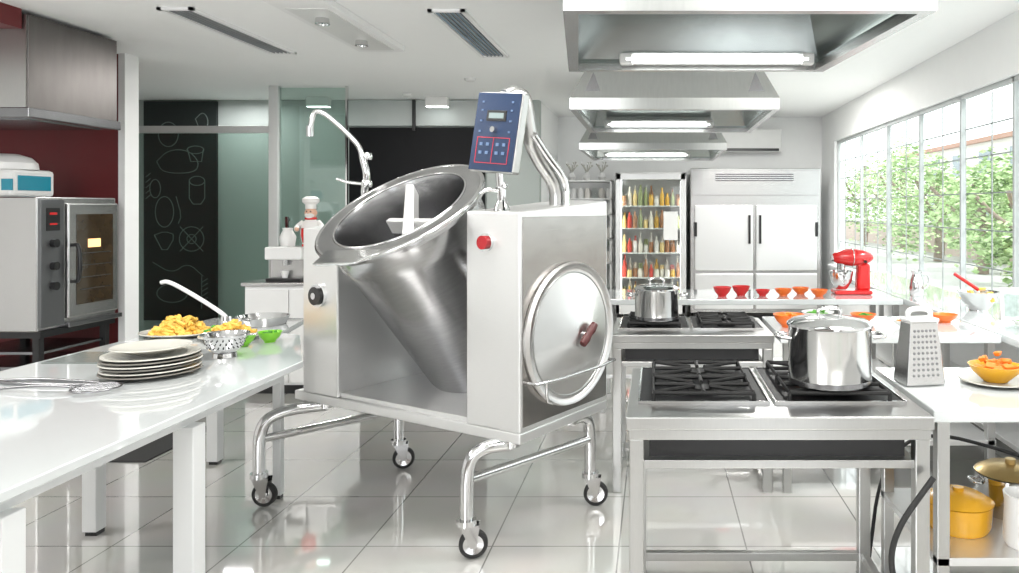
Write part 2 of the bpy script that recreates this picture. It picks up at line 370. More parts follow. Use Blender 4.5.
# ---------------------------------------------------------------- left table
E('prep_table',(0,0,0))
ol=[(-2.85,.8),(-1.635,.8),(-1.635,3.44),(-1.98,4.13),(-2.13,4.22),(-2.25,4.78),(-2.85,4.78)]
n=len(ol)
mk('table_top',[(x,y,.86) for x,y in ol]+[(x,y,.89) for x,y in ol],[tuple(range(n)),tuple(range(n,2*n))]+[(i,(i+1)%n,n+(i+1)%n,n+i) for i in range(n)],TABLE,bev=.004)
box('apron',-2.8,-1.70,.86,3.38,.81,.86,LEGW)
LG=[(-1.735,1.88),(-1.735,2.66),(-2.79,1.88),(-2.79,2.66),(-2.79,3.6)]
boxes('legs',[(x,x+.075,y,y+.075,.02,.81) for x,y in LG[:4]]+[(-2.79,-2.72,3.6,3.67,.02,.86),(-2.79,-2.72,4.6,4.67,.02,.86),(-2.10,-2.055,4.06,4.105,.02,.86)],LEGW,.004)
boxes('feet',[(x+.01,x+.065,y+.01,y+.065,0,.02) for x,y in LG]+[(-2.78,-2.73,4.61,4.66,0,.02),(-2.095,-2.06,4.065,4.10,0,.02)],BLACK)
E('floor_mat',(0,0,0)); box('mat',-4.2,-3.2,4.65,5.4,0,.012,RUBBER,.004)
ZT=.89
E('plate_stack',(-2.15,3.16,ZT+.001))
for i in range(6):
    z=.014*i; r=.188-.004*(i%3)
    lathe('plate',[(0,z),(r*.6,z),(r*.66,z+.006),(r,z+.018),(r*.99,z+.023),(r*.62,z+.011),(0,z+.009)],PLATE if i%2 else PLATED,seg=48)
lathe('bowl_on_top',[(0,.095),(.08,.095),(.15,.120),(.148,.124),(.08,.103),(0,.103)],PLATE,seg=48)
E('colander',(-2.05,3.53,ZT+.001))
lathe('bowl',[(0,.02),(.045,.02),(.075,.05),(.095,.105),(.105,.108),(.105,.112),(.092,.110),(.07,.052),(.04,.025),(0,.025)],STEELP)
lathe('foot',[(.05,0),(.045,.02),(.048,.02),(.053,0)],STEELP)
for j in range(3):
    for k in range(22):
        a=k*2*math.pi/22+j*.14; r=.0765+.0075*j; z=.05+.018*j
        cyl('hole',(r*math.cos(a),r*math.sin(a),z),((r+.002)*math.cos(a),(r+.002)*math.sin(a),z-.001),.0035,BLACK,seg=6)
tube('handle',[(.1,0,.105),(.15,.02,.11),(.15,-.02,.11),(.1,0,.105)],.004,STEELP)
E('pasta_platter',(-2.64,4.12,ZT+.001))
lathe('platter',[(0,0),(.14,0),(.21,.02),(.208,.026),(.13,.008),(0,.008)],PLATE,sy=.8,seg=48)
pasta(0,0,.012,.135,.10,220)
E('pasta_platter',(-2.30,4.02,ZT+.001))
lathe('platter',[(0,0),(.11,0),(.16,.02),(.158,.026),(.10,.008),(0,.008)],PLATE,seg=48)
pasta(0,0,.012,.115,.08,170)
pile('greens',-.12,.05,.03,.04,.03,LEAFY,14,.02)
bowl('salad_bowl',-2.12,3.80,ZT+.001,.065,.055,GREENB,food=LEAFY)
bowl('salad_bowl',-2.04,3.92,ZT+.001,.06,.055,GREENB,food=LEAFY)
E('saute_pan',(-2.40,4.52,ZT+.001)); lathe('pan',[(0,0),(.13,0),(.15,.05),(.155,.05),(.135,.006),(0,.006)],STEELP,seg=48)
tube('handle',[(0,-.14,.045),(.01,-.22,.065),(.02,-.28,.07)],.01,STEEL)
E('cooking_tongs',(-2.45,2.95,ZT+.008))
tube('arm_a',[(-.22,.05,0),(-.1,.09,.0),(.1,.05,0),(.22,.02,.0)],.007,STEELD); tube('arm_b',[(-.22,.05,.0),(-.1,.0,.0),(.1,-.02,0),(.22,.0,.0)],.007,STEELD)
E('wire_skimmer',(-2.16,2.86,ZT+.006))
ring('hoop',(0,0,.01),.08,.004,STEELD)
for k in range(-3,4):
    w=math.sqrt(max(.0,.0064-(k*.022)**2)); cyl('wire',(k*.022,-w,.008),(k*.022,w,.008),.0015,STEELD,seg=6); cyl('wire',(-w,k*.022,.01),(w,k*.022,.01),.0015,STEELD,seg=6)
tube('handle',[(-.08,0,.01),(-.2,.0,.02),(-.42,.0,.0)],.005,STEELD)
E('serving_tray',(-2.6,3.5,ZT)); box('tray',-.2,.16,-.13,.13,0,.006,mat('tray_dark',(.18,.2,.19),.15),.003)
E('sink_faucet',(-2.80,4.66,ZT)); tube('spout',[(.1,0,0),(.1,0,.03),(-.02,0,.11),(-.17,0,.20),(-.27,.0,.25),(-.31,0,.24)],.013,WPLAST); lathe('base',[(0,0),(.035,0),(.03,.03),(0,.03)],STEELP,loc=(.1,0,0))
# ---------------------------------------------------------------- chef figurine + cabinet
E('side_cabinet',(-3.1,6.6,0))
box('carcass',-.42,.35,-.25,.3,.08,.93,WHITE,.006); boxes('doors',[(-.41,-.04,-.268,-.25,.1,.9),(-.03,.34,-.268,-.25,.1,.9)],WPLAST,.004); box('top',-.44,.37,-.28,.3,.93,.96,STEEL,.004); box('plinth',-.4,.33,-.22,.28,0,.08,BLACK)
E('coffee_machine',(-3.22,6.6,.961))
box('body',-.16,.16,-.12,.2,0,.30,STEEL,.012); box('head',-.16,.16,-.2,-.12,.19,.30,WPLAST,.01); box('drip_tray',-.15,.15,-.2,-.12,0,.03,BLACK,.004)
cyl('spout',(0,-.16,.14),(0,-.16,.19),.02,STEELP); lathe('cup',[(0,0),(.022,0),(.035,.06),(.032,.06),(.02,.005),(0,.005)],WPLAST,loc=(.0,-.16,.031)); lathe('carafe',[(0,0),(.06,0),(.07,.08),(.04,.14),(.045,.16),(0,.16)],WPLAST,loc=(-.08,.05,.30))
box('shelf_block',.165,.34,-.1,.2,0,.30,WPLAST,.01)
E('chef_figurine',(-3.06,6.58,1.262))
M1=mat('figurine_white',(.78,.76,.74),.5)
lathe('pedestal',[(0,0),(.075,0),(.075,.02),(0,.02)],REDP)
lathe('body',[(0,.02),(.07,.02),(.085,.08),(.09,.14),(.07,.21),(.035,.24),(.03,.26),(0,.26)],M1,sy=.85)
lathe('belly_apron',[(0,.03),(.06,.03),(.075,.1),(.07,.16),(0,.17)],REDP,loc=(0,-.022,0),sy=.9)
ball('head',(0,0,.295),.05,SKIN,(1,.95,1.08)); ball('nose',(0,-.05,.295),.011,SKIN)
for sx in(-1,1):
    ball('eye',(sx*.018,-.044,.308),.006,BLACK); ball('ear',(sx*.05,0,.295),.012,SKIN,(.5,1,1.2))
    tube('arm',[(sx*.065,0,.215),(sx*.115,-.02,.17),(sx*.09,-.075,.15)],.022,M1); ball('hand',(sx*.085,-.085,.152),.019,SKIN)
lathe('beard',[(0,-.04),(.025,-.03),(.042,.0),(.03,.015),(0,.02)],M1,M=Matrix.Translation((0,-.025,.275)))
tube('moustache',[(-.03,-.048,.278),(0,-.056,.285),(.03,-.048,.278)],.006,M1)
lathe('chef_hat',[(0,.33),(.045,.33),(.045,.37),(.07,.39),(.07,.42),(.04,.44),(0,.44)],M1); ring('scarf',(0,0,.245),.04,.012,REDP)
# ---------------------------------------------------------------- hob tables
def hob(x0,x1,y0,y1):
    E('gas_hob_table',(0,0,0)); w=.05
    box('worktop',x0,x1,y0,y1,.845,.89,STEELM,.005)
    box('apron',x0+.01,x1-.01,y0+.008,y1-.01,.81,.845,STEELM,.003)
    boxes('legs',[(a,a+w,b,b+w,.0,.81) for a in (x0+.012,x1-w-.012) for b in (y0+.012,y1-w-.012)],STEELM,.004)
    box('burner_box',x0+.08,x1-.08,y0+.07,y1-.06,.735,.81,BLACK)
    box('drip_tray',x0+.05,x1-.05,y0+.03,y1-.03,.705,.735,STEELM,.004)
    boxes('stretchers',[(x0+w,x1-w,y1-.055,y1-.02,.06,.095),(x0+.02,x0+.05,y0+w,y1-w,.06,.095),(x1-.05,x1-.02,y0+w,y1-w,.06,.095)],STEELM,.003)
    box('back_rail',x0+.05,x1-.05,y1-.05,y1-.02,.66,.705,STEEL)
    mid=(x0+x1)/2; uw=(x1-x0)/2-.06
    for ux in (mid-uw-.015,mid+.015):
        yb0=y0+.17; yb1=y1-.04
        box('hob_tray',ux,ux+uw,yb0,yb1,.890,.898,HOBB,.004)
        boxes('tray_rim',[(ux-.006,ux+uw+.006,yb0-.006,yb0,.89,.902),(ux-.006,ux+uw+.006,yb1,yb1+.006,.89,.902),(ux-.006,ux,yb0,yb1,.89,.902),(ux+uw,ux+uw+.006,yb0,yb1,.89,.902)],STEELP)
        for k in range(2):
            cx=ux+uw/2; hy=(yb1-yb0)/2; cy=yb0+hy*(k+.5)
            lathe('burner',[(0,.0),(.055,.0),(.055,.012),(.042,.016),(.042,.022),(0,.024)],IRON,loc=(cx,cy,.898))
            hx=uw/2-.05; h2=hy/2-.012; z=.926
            tube('grate_frame',[(cx-hx,cy-h2,z),(cx+hx,cy-h2,z),(cx+hx,cy+h2,z),(cx-hx,cy+h2,z)],.008,IRON,it=0,seg=8,closed=True)
            for (dx,dy) in ((1,0),(-1,0),(0,1),(0,-1),(1,1),(-1,1),(1,-1),(-1,-1)):
                cyl('grate_finger',(cx+dx*.03,cy+dy*.03,z+.003),(cx+dx*hx,cy+dy*h2,z+.003),.008,IRON,seg=8)
                if dx and dy: cyl('grate_foot',(cx+dx*hx,cy+dy*h2,.898),(cx+dx*hx,cy+dy*h2,z),.008,IRON,seg=8)
hob(-.10,.95,2.51,3.28)
hob(-.25,.67,4.14,4.80)
def pot(name,x,y,z,r,h,lid=True):
    E(name,(x,y,z))
    lathe('body',[(0,0),(r*.97,0),(r,.012),(r,h*.97),(r*1.03,h),(r*.98,h),(r*.97,h*.9),(0,h*.9)],STEELP,seg=56)
    lathe('base_disc',[(0,-.0),(r*1.005,.002),(r*1.005,.02),(0,.02)],STEELD,seg=56)
    if lid:
        lathe('lid',[(r*1.04,h),(r*1.04,h+.008),(r*.9,h+.022),(r*.3,h+.035),(0,h+.037)],STEELP,seg=56)
        tube('lid_handle',[(-.04,0,h+.03),(-.045,0,h+.065),(.045,0,h+.065),(.04,0,h+.03)],.007,STEELP)
    for s in (-1,1): tube('side_handle',[(s*r,-.045,h*.8),(s*(r+.05),-.045,h*.83),(s*(r+.05),.045,h*.83),(s*r,.045,h*.8)],.008,STEELP)
pot('stock_pot',.665,2.82,.940,.155,.215)
pot('saucepan',.01,4.42,.940,.130,.175)
# box grater
E('box_grater',(1.07,3.0,ZT+.002),.2)
a,b,h=.085,.055,.25;c,d=.06,.038
mk('blades',[(-a,-b,0),(a,-b,0),(a,b,0),(-a,b,0),(-c,-d,h),(c,-d,h),(c,d,h),(-c,d,h)],BF,STEEL,bev=.004)
for j in range(9):
    for k in range(6):
        z=.04+j*.022; f=z/h; y=-(b+(d-b)*f); x=(k-2.5)*.022*(1-.25*f)
        lathe('tooth',[(0,.003),(.006,0)],STEELD,seg=8,M=Matrix.Translation((x,y-.0005,z))@Matrix.Rotation(math.pi/2,4,'X'))
box('top_cap',-c-.006,c+.006,-d-.006,d+.006,h,h+.015,WPLAST,.005)
tube('handle',[(-.05,0,h+.01),(-.05,0,h+.05),(.05,0,h+.05),(.05,0,h+.01)],.011,WPLAST)
# ---------------------------------------------------------------- right counters
def counter(name,x0,x1,y0,y1,zt,shelf=None):
    E(name,(0,0,0)); box('top',x0,x1,y0,y1,zt-.045,zt,TABLE,.005)
    boxes('legs',[(a,a+.045,b,b+.045,0,zt-.045) for a in (x0+.02,x1-.07) for b in (y0+.02,y1-.07)],STEELM,.003)
    if shelf: box('shelf',x0+.02,x1-.02,y0+.02,y1-.02,shelf-.03,shelf,STEELL,.003)
counter('side_counter',.98,2.54,2.60,3.30,ZT,.36)
counter('side_counter',.70,1.93,4.12,4.85,ZT,.3)
counter('window_counter',1.95,2.54,3.40,8.2,ZT,.3)
counter('service_counter',-.45,1.93,5.75,6.45,ZT,.3)
E('fruit_plate',(1.38,3.0,ZT+.001))
lathe('plate',[(0,0),(.09,0),(.14,.014),(.139,.019),(.085,.007),(0,.007)],PLATE,seg=40)
lathe('bowl',[(0,.008),(.045,.008),(.09,.05),(.105,.075),(.10,.075),(.085,.05),(0,.02)],YELL)
pile('carrots',0,0,.06,.07,.07,CARROT,26,.022)
for i,(x,y) in enumerate([(.54,5.95),(.70,6.02)]): bowl('red_bowl',x,y,ZT+.001,.075,.075,REDB)
for i,(x,y) in enumerate([(1.04,6.0),(1.20,6.1),(1.32,5.95)]): bowl('orange_bowl',x,y,ZT+.001,.07,.055,ORANGE,food=CARROT)
bowl('orange_bowl',.80,4.42,ZT+.001,.095,.075,ORANGE,food=CARROT); bowl('serving_bowl',1.02,4.64,ZT+.001,.1,.06,WPLAST,food=LEAFY)
bowl('orange_bowl',1.30,4.62,ZT+.001,.08,.05,ORANGE,food=LEAFY); bowl('serving_bowl',1.50,4.4,ZT+.001,.09,.045,WPLAST,food=CARROT)
bowl('orange_bowl',1.80,4.6,ZT+.001,.08,.05,ORANGE); bowl('red_bowl',.87,5.98,ZT+.001,.06,.05,REDB)
bowl('mixing_bowl',2.25,5.15,ZT+.001,.14,.13,STEELP,food=FOODY)
cyl('whisk_handle',(0,0,.14),(-.16,.02,.25),.012,REDB)
for k in range(5):
    a=k*math.pi/5; tube('whisk_wire',[(0,0,.14),(.06,.035*math.cos(a),.11+.035*math.sin(a)),(.09,0,.09),(.06,-.035*math.cos(a),.11-.035*math.sin(a)),(0,0,.14)],.0015,STEELP,seg=5)
bowl('serving_bowl',2.2,4.3,ZT+.001,.12,.06,WPLAST,food=LEAFY)
E('oil_pitcher',(2.12,6.0,ZT+.001)); lathe('body',[(0,0),(.05,0),(.06,.05),(.05,.13),(.035,.17),(.045,.2),(.04,.2),(.03,.17),(0,.16)],STEELP); tube('handle',[(.045,0,.18),(.1,0,.17),(.095,0,.07),(.055,0,.05)],.007,STEELP)
E('table_sign',(2.30,4.72,ZT+.001),-.3)
mk('card',[(-.09,-.05,0),(.09,-.05,0),(.09,0,.2),(-.09,0,.2),(-.09,.05,0),(.09,.05,0)],[(0,1,2,3),(5,4,3,2),(0,4,5,1),(0,3,4),(1,5,2)],mat('card_white',(.75,.75,.72),.5))
mk('picture',[(-.07,-.0475,.02),(.07,-.0475,.02),(.07,-.0125,.16),(-.07,-.0125,.16)],[(0,1,2,3)],mat('card_print',(.35,.42,.4),.5,0,.6,30))
# stand mixer
E('stand_mixer',(1.64,6.12,ZT+.001))
box('base',-.17,.14,-.09,.09,0,.035,REDP,.015)
mk('column',[(.02,-.05,.03),(.13,-.06,.03),(.13,.06,.03),(.02,.05,.03),(.03,-.045,.25),(.13,-.05,.25),(.13,.05,.25),(.03,.045,.25)],BF,REDP,bev=.02)
ball('head',(-.01,0,.30),.075,REDP,(2.35,1,.95),seg=32)
cyl('hub_cap',(-.185,0,.295),(-.165,0,.295),.03,STEELP); cyl('planetary',(-.10,0,.20),(-.10,0,.26),.035,STEELP)
ring('trim_band',(-.01,0,.3),.0735,.004,STEELP,axis='x')
lathe('bowl',[(0,.04),(.045,.04),(.05,.05),(.08,.10),(.095,.19),(.1,.19),(.085,.1),(.05,.045),(0,.045)],STEELP,loc=(-.10,0,0))
tube('bowl_handle',[(-.10,-.09,.16),(-.10,-.14,.15),(-.10,-.13,.09),(-.10,-.08,.09)],.008,STEELP)
cyl('speed_knob',(.08,-.06,.27),(.08,-.08,.27),.012,BLACK)
# pots on low shelf
E('yellow_pan',(1.18,2.88,.361)); lathe('pan',[(0,0),(.11,0),(.12,.02),(.125,.10),(.13,.105),(.12,.105),(.11,.02),(0,.01)],YELL,seg=40); tube('handle',[(-.12,0,.09),(-.16,0,.095),(-.16,0,.06),(-.12,0,.06)],.008,YELL); lathe('lid',[(.13,.107),(.09,.13),(.02,.14),(.02,.155),(0,.155)],YELL)
E('casserole',(1.46,3.04,.361)); lathe('body',[(0,0),(.13,0),(.135,.02),(.135,.15),(.14,.155),(.13,.155),(0,.14)],STEELP,seg=40); lathe('lid',[(.138,.158),(.1,.18),(.02,.19),(.02,.21),(0,.21)],mat('brass_lid',(.5,.36,.15),.3,.8))
for s in(-1,1): tube('handle',[(s*.135,-.03,.12),(s*.165,-.03,.125),(s*.165,.03,.125),(s*.135,.03,.12)],.007,STEELP)
E('water_jug',(1.36,2.72,.361)); lathe('body',[(0,0),(.065,0),(.075,.02),(.07,.16),(.075,.19),(.068,.19),(.06,.02),(0,.01)],WPLAST); tube('handle',[(.07,0,.16),(.12,0,.16),(.12,0,.06),(.07,0,.05)],.009,WPLAST)
CUR=None
E('gas_hose',(0,0,0)); tube('hose',[(1.0,3.34,.86),(1.4,3.36,.76),(1.9,3.35,.8),(2.5,3.36,.7)],.012,YELL)
E('power_cable',(0,0,0)); tube('cable',[(2.5,3.35,.55),(2.0,3.35,.35),(1.6,3.35,.5),(1.2,3.35,.6),(1.02,3.35,.42),(.97,3.35,.02)],.008,RUBBER,it=3)
E('hob_cable',(0,0,0)); tube('cable',[(.93,2.47,.70),(.78,2.44,.52),(.78,2.44,.36),(.90,2.44,.2),(.93,2.44,.01)],.010,RUBBER,it=3)
# ---------------------------------------------------------------- back appliances
E('commercial_refrigerator',(0,0,0))
box('body',.50,2.34,10.45,11.3,.12,2.16,STEEL,.01)
box('top_grille',.52,2.32,10.42,10.45,1.78,2.13,STEEL,.005)
boxes('grille_slots',[(.85,1.95,10.412,10.42,1.98+.03*k,1.99+.03*k) for k in range(4)],BLACK)
boxes('doors',[(.56,1.38,10.40,10.45,.72,1.64),(1.42,2.28,10.40,10.45,.72,1.64),(.56,1.38,10.40,10.45,.18,.68),(1.42,2.28,10.40,10.45,.18,.68)],STEELL,.012)
boxes('handles',[(1.31,1.34,10.36,10.38,1.1,1.5),(1.46,1.49,10.36,10.38,1.1,1.5),(1.31,1.34,10.36,10.4,1.1,1.12),(1.46,1.49,10.36,10.4,1.1,1.12),(1.31,1.34,10.36,10.4,1.48,1.5),(1.46,1.49,10.36,10.4,1.48,1.5),(.55,.59,10.38,10.4,1.2,1.4),(2.25,2.29,10.38,10.4,1.2,1.4)],BLACK)
boxes('feet',[(x,x+.08,y,y+.08,0,.12) for x in (.55,2.2) for y in (10.5,11.2)],BLACK)
E('display_fridge',(0,0,0))
boxes('cabinet',[(-.56,-.50,10.45,11.2,.1,2.1),(.38,.44,10.45,11.2,.1,2.1),(-.56,.44,11.14,11.2,.1,2.1),(-.56,.44,10.45,11.2,2.02,2.1),(-.56,.44,10.45,11.2,.1,.3)],WPLAST,.006)
boxes('feet',[(x,x+.06,y,y+.06,0,.1) for x in (-.54,.36) for y in (10.5,11.1)],BLACK)
boxes('door_frame',[(-.55,-.48,10.4,10.45,.3,2.08),(.36,.43,10.4,10.45,.3,2.08),(-.55,.43,10.4,10.45,2.0,2.08),(-.55,.43,10.4,10.45,.3,.38)],STEELL,.004)
box('glass_door',-.48,.36,10.42,10.43,.38,2.0,GLASS)
boxes('shelves',[(-.5,.38,10.5,11.1,z,z+.015) for z in (.6,.95,1.3,1.62)],WPLAST)
box('notice',.12,.32,10.405,10.415,1.15,1.55,mat('paper',(.8,.8,.78),.7))
for x in (-.49,.36): box('interior_lamp',x,x+.015,10.5,10.53,.35,1.98,mat('fridge_led',(1,1,1),.4,emit=(1,.98,.95),es=9))
cols=[mat('b%d'%i,c,.3) for i,c in enumerate([(.6,.05,.03),(.7,.4,.05),(.3,.35,.15),(.75,.7,.6),(.35,.15,.06),(.8,.6,.25),(.75,.72,.68)])]
for z in (.3,.615,.965,1.315,1.635):
    for row in (0,1):
      for k in range(11):
        s=random.uniform(.8,1.3)+.2*row; x=-.44+k*.077; y=10.60+random.uniform(-.03,.03)+row*.2
        if random.random()<.5: lathe('bottle',[(0,0),(.03,0),(.032,.12*s),(.014,.17*s),(.014,.21*s),(0,.21*s)],random.choice(cols),loc=(x,y,z),seg=12)
        else: lathe('jar',[(0,0),(.034,0),(.034,.1*s),(.028,.11*s),(.03,.13*s),(0,.13*s)],random.choice(cols),loc=(x,y,z),seg=12)
E('storage_rack',(0,0,0))
boxes('posts',[(x,x+.03,y,y+.03,0,2.0) for x in (-1.38,-.65) for y in (10.6,11.1)],WPLAST)
boxes('shelves',[(-1.38,-.62,10.6,11.13,z,z+.02) for z in (.4,.8,1.15,1.5,1.72,1.98)],WPLAST)
for z in (.42,.82,1.17,1.52,1.74):
    for k in range(7): lathe('container',[(0,0),(.045,0),(.05,.1),(.03,.15),(0,.15)],random.choice([cols[3],cols[6],WPLAST,WPLAST,GLASS]),loc=(-1.30+k*.105,10.8,z),seg=14)
for k in range(3):
    E('dried_flower_vase',(-1.22+.22*k,10.85,2.001)); lathe('vase',[(0,0),(.04,0),(.06,.05),(.03,.11),(.035,.13),(0,.12)],WPLAST)
    for j in range(9):
        a=j*.7; tube('stem',[(0,0,.1),(.03*math.cos(a),.04*math.sin(a),.16),(.08*math.cos(a),.08*math.sin(a),.22+.02*(j%3))],.005,PLATE,seg=5); ball('bloom',(.08*math.cos(a),.08*math.sin(a),.22+.02*(j%3)),.014,WHITE if j%2 else PLATE,seg=8)
E('air_conditioner',(0,0,0))
box('body',.95,1.92,11.17,11.39,2.44,2.80,WPLAST,.03); box('outlet',1.0,1.87,11.155,11.172,2.46,2.50,BLACK); box('flap',1.0,1.87,11.13,11.17,2.50,2.515,WPLAST)
# ---------------------------------------------------------------- tilting kettle
th=math.radians(-30)
E('tilting_kettle',(-.611,3.35,0),th)
box('base_plate',-1.64,0,0,.71,.525,.575,STEELL,.006)
box('drip_tray',-1.27,-.33,.02,.69,.575,.60,STEELL,.004)
z0=.575
hexa('cabinet_right',[(-.33,0,z0),(0,0,z0),(0,.71,z0),(-.33,.71,z0),(-.33,0,1.585),(0,0,1.580),(0,.71,1.64),(-.33,.71,1.645)],STEELL,.008)
hexa('cabinet_left',[(-1.565,0.0,z0),(-1.27,0,z0),(-1.27,.66,z0),(-1.565,.66,z0),(-1.565,.0,1.49),(-1.27,.0,1.49),(-1.27,.66,1.55),(-1.565,.66,1.55)],STEELL,.008)
box('side_shade_panel',-.002,.004,.015,.695,.60,1.56,SIDEP,.002)  # thin sheet, the darker reflections of this side put into its colour
box('inner_panel',-1.268,-1.12,.62,.66,.60,1.2,STEELD)
# bowl
TH=math.radians(33)
BC=Vector((-.785,.02,1.575)); RB=Matrix.Translation(BC)@Matrix.Rotation(TH,4,'X')
lathe('kettle_bowl',[(0,-1.05),(.19,-1.05),(.265,-1.02),(.285,-.96),(.37,-.16),(.385,-.13),(.385,-.02),(.435,-.01),(.442,.01),(.435,.03),(.345,.03),(.335,0),(.325,-.2),(.30,-.5),(.22,-.68),(.1,-.74),(0,-.75)],STEELI,seg=72,M=RB)
ring('rim_bead',BC+RB.to_3x3()@Vector((0,0,.022)),.432,.012,STEELP,M=RB.to_3x3(),n=72)
ring('inner_bead',BC+RB.to_3x3()@Vector((0,0,.030)),.345,.006,STEELP,M=RB.to_3x3(),n=72)
def rb(v): return RB@Vector(v)
mk('pouring_lip',[rb(v) for v in [(-.16,-.36,.0),(.22,-.33,.0),(.16,-.47,.03),(-.10,-.50,.03),(-.16,-.36,.028),(.22,-.33,.028),(.16,-.47,.045),(-.10,-.50,.045)]],BF,STEELP,bev=.006)
def rbt(name,a,b,r,m): return cyl(name,rb(a),rb(b),r,m)
rbt('stirrer_shaft',(0,0,-.74),(0,0,-.10),.022,STEELP)
PADM=mat('paddle_steel',(.72,.72,.71),.4,.6)
mk('stirrer_blade',[rb(v) for v in [(-.10,.17,.0),(-.04,.17,.0),(.15,-.14,-.16),(.09,-.17,-.16),(-.10,.17,.07),(-.04,.17,.07),(.15,-.14,-.09),(.09,-.17,-.09)]],BF,PADM,bev=.006)
mk('stirrer_crossbar',[rb(v) for v in [(-.12,.0,-.11),(.20,.0,-.11),(.20,-.03,-.11),(-.12,-.03,-.11),(-.12,.0,-.03),(.20,.0,-.03),(.20,-.03,-.03),(-.12,-.03,-.03)]],BF,PADM,bev=.005)
mk('stirrer_scraper',[rb(v) for v in [(.10,-.20,-.5),(.19,-.16,-.5),(.19,-.13,-.5),(.10,-.17,-.5),(.10,-.20,-.08),(.19,-.16,-.08),(.19,-.13,-.08),(.10,-.17,-.08)]],BF,PADM,bev=.005)
cyl('trunnion_right',(-.335,.20,1.25),(-.50,.20,1.25),.07,STEEL); cyl('trunnion_left',(-1.265,.20,1.25),(-1.08,.20,1.25),.07,STEEL)
cyl('tilt_dial_ring',(-1.42,.0,1.12),(-1.42,-.02,1.12),.064,STEELP); cyl('tilt_dial',(-1.42,-.02,1.12),(-1.42,-.035,1.12),.050,BLACK); cyl('dial_hub',(-1.42,-.035,1.12),(-1.42,-.042,1.12),.018,STEELP)
cyl('stop_collar',(-.20,0,1.44),(-.20,-.015,1.44),.042,STEELP); cyl('stop_button',(-.20,-.015,1.44),(-.20,-.035,1.44),.032,REDD)
# disc lid on end face
lathe('round_lid',[(.342,.0),(.350,.02),(.343,.04),(.325,.036),(.315,.024),(.30,.022),(.08,.10),(.05,.104),(0,.105)],DISC,seg=96,M=Matrix.Translation((.006,.355,.985))@Matrix.Rotation(math.pi/2,4,'Y'))
ring('lid_bead',(.036,.355,.985),.335,.008,STEELM,axis='x',n=72)
ring('lid_step',(.030,.355,.985),.300,.004,STEELM,axis='x',n=72)
lathe('lid_handle',[(0,-.07),(.017,-.065),(.022,-.03),(.017,0),(.022,.03),(.017,.065),(0,.07)],DKRED,M=Matrix.Translation((.14,.34,.99))@Matrix.Rotation(math.radians(-50),4,'X'))
cyl('handle_post',(.09,.34,.99),(.14,.34,.99),.01,STEELP)
tube('lid_rack',[(.0,.04,.80),(.09,.04,.80),(.09,.68,.80),(.0,.68,.80)],.008,STEELP,it=1)
tube('lid_rack_lower',[(.09,.08,.80),(.09,.08,.72),(.09,.12,.70)],.007,STEELP,it=1)
# legs and casters
def leg(cx,cy,bx,by,sx):
    tube('leg_tube',[(bx,by,.50),(cx+(bx-cx)*.35,cy+(by-cy)*.35,.50),(cx,cy,.44),(cx,cy,.17)],.031,STEELP,it=3,seg=16)
    cyl('mount_foot',(bx,by,.49),(bx,by,.527),.04,STEELP)
    cyl('caster_swivel',(cx,cy,.155),(cx,cy,.18),.045,STEELP)
    a=random.uniform(.5,1.1) ; d=Vector((math.cos(a),math.sin(a),0)); nrm=Vector((-d.y,d.x,0)); c=Vector((cx,cy,.066))+d*.03
    for s in (-1,1):
        q=nrm*s*.026
        mk('caster_fork',[c+q+d*.03+Vector((0,0,.09)),c+q-d*.06+Vector((0,0,.09)),c+q-d*.012-Vector((0,0,.012)),c+q+d*.012-Vector((0,0,.012)),c+q*1.15+d*.03+Vector((0,0,.09)),c+q*1.15-d*.06+Vector((0,0,.09)),c+q*1.15-d*.012-Vector((0,0,.012)),c+q*1.15+d*.012-Vector((0,0,.012))],BF,STEELP)
    W=Matrix.Translation(c)@nrm.to_track_quat('Z','Y').to_matrix().to_4x4()
    lathe('caster_tyre',[(.046,-.019),(.06,-.018),(.065,-.010),(.065,.010),(.06,.018),(.046,.019)],RUBBER,M=W)
    lathe('caster_hub',[(0,-.02),(.012,-.02),(.015,-.012),(.047,-.016),(.047,.016),(.015,.012),(.012,.02),(0,.02)],STEELP,M=W)
leg(-.23,-.10,-.10,.06,1); leg(-.09,.68,-.09,.5,1); leg(-1.62,-.22,-1.45,.06,1); leg(-1.43,.55,-1.43,.42,1)
cyl('stretcher_right',(-.22,-.08,.36),(-.09,.66,.36),.022,STEELP); cyl('stretcher_left',(-1.61,-.20,.36),(-1.43,.54,.36),.022,STEELP)
# control panel
PM=Matrix.Translation((-.165,.02,1.955))@Matrix.Rotation(math.radians(5),4,'Y')@Matrix.Rotation(math.radians(-6),4,'X')
box('panel_case',-.138,.138,0,.05,-.19,.19,STEELM,.010,M=PM)
box('panel_face',-.132,.132,-.006,.002,-.184,.184,NAVY,.002,M=PM)
boxes('panel_lines',[(-.10,.10,-.008,-.006,-.03,-.027),(-.10,-.097,-.008,-.006,-.15,-.03),(.097,.10,-.008,-.006,-.15,-.03),(-.10,.10,-.008,-.006,-.15,-.147),(-.0,.003,-.008,-.006,-.15,-.03)],LINER,M=PM)
box('panel_display',-.06,.06,-.009,-.006,.05,.10,BLACK,.001,M=PM); box('panel_digits',-.045,.045,-.010,-.009,.062,.088,LCD,M=PM)
boxes('panel_buttons',[(x-.009,x+.009,-.010,-.006,z-.007,z+.007) for x in (-.07,-.03,.03,.07) for z in (-.06,-.10)]+[(x-.006,x+.006,-.010,-.006,z-.004,z+.004) for x in (-.09,.09) for z in (.0,.05,.1,.14)],mat('button_blue',(.10,.16,.28),.4),M=PM)
lathe('panel_dial',[(0,.02),(.014,.02),(.016,0)],STEELP,M=PM@Matrix.Translation((0,-.006,.008))@Matrix.Rotation(math.pi/2,4,'X'))
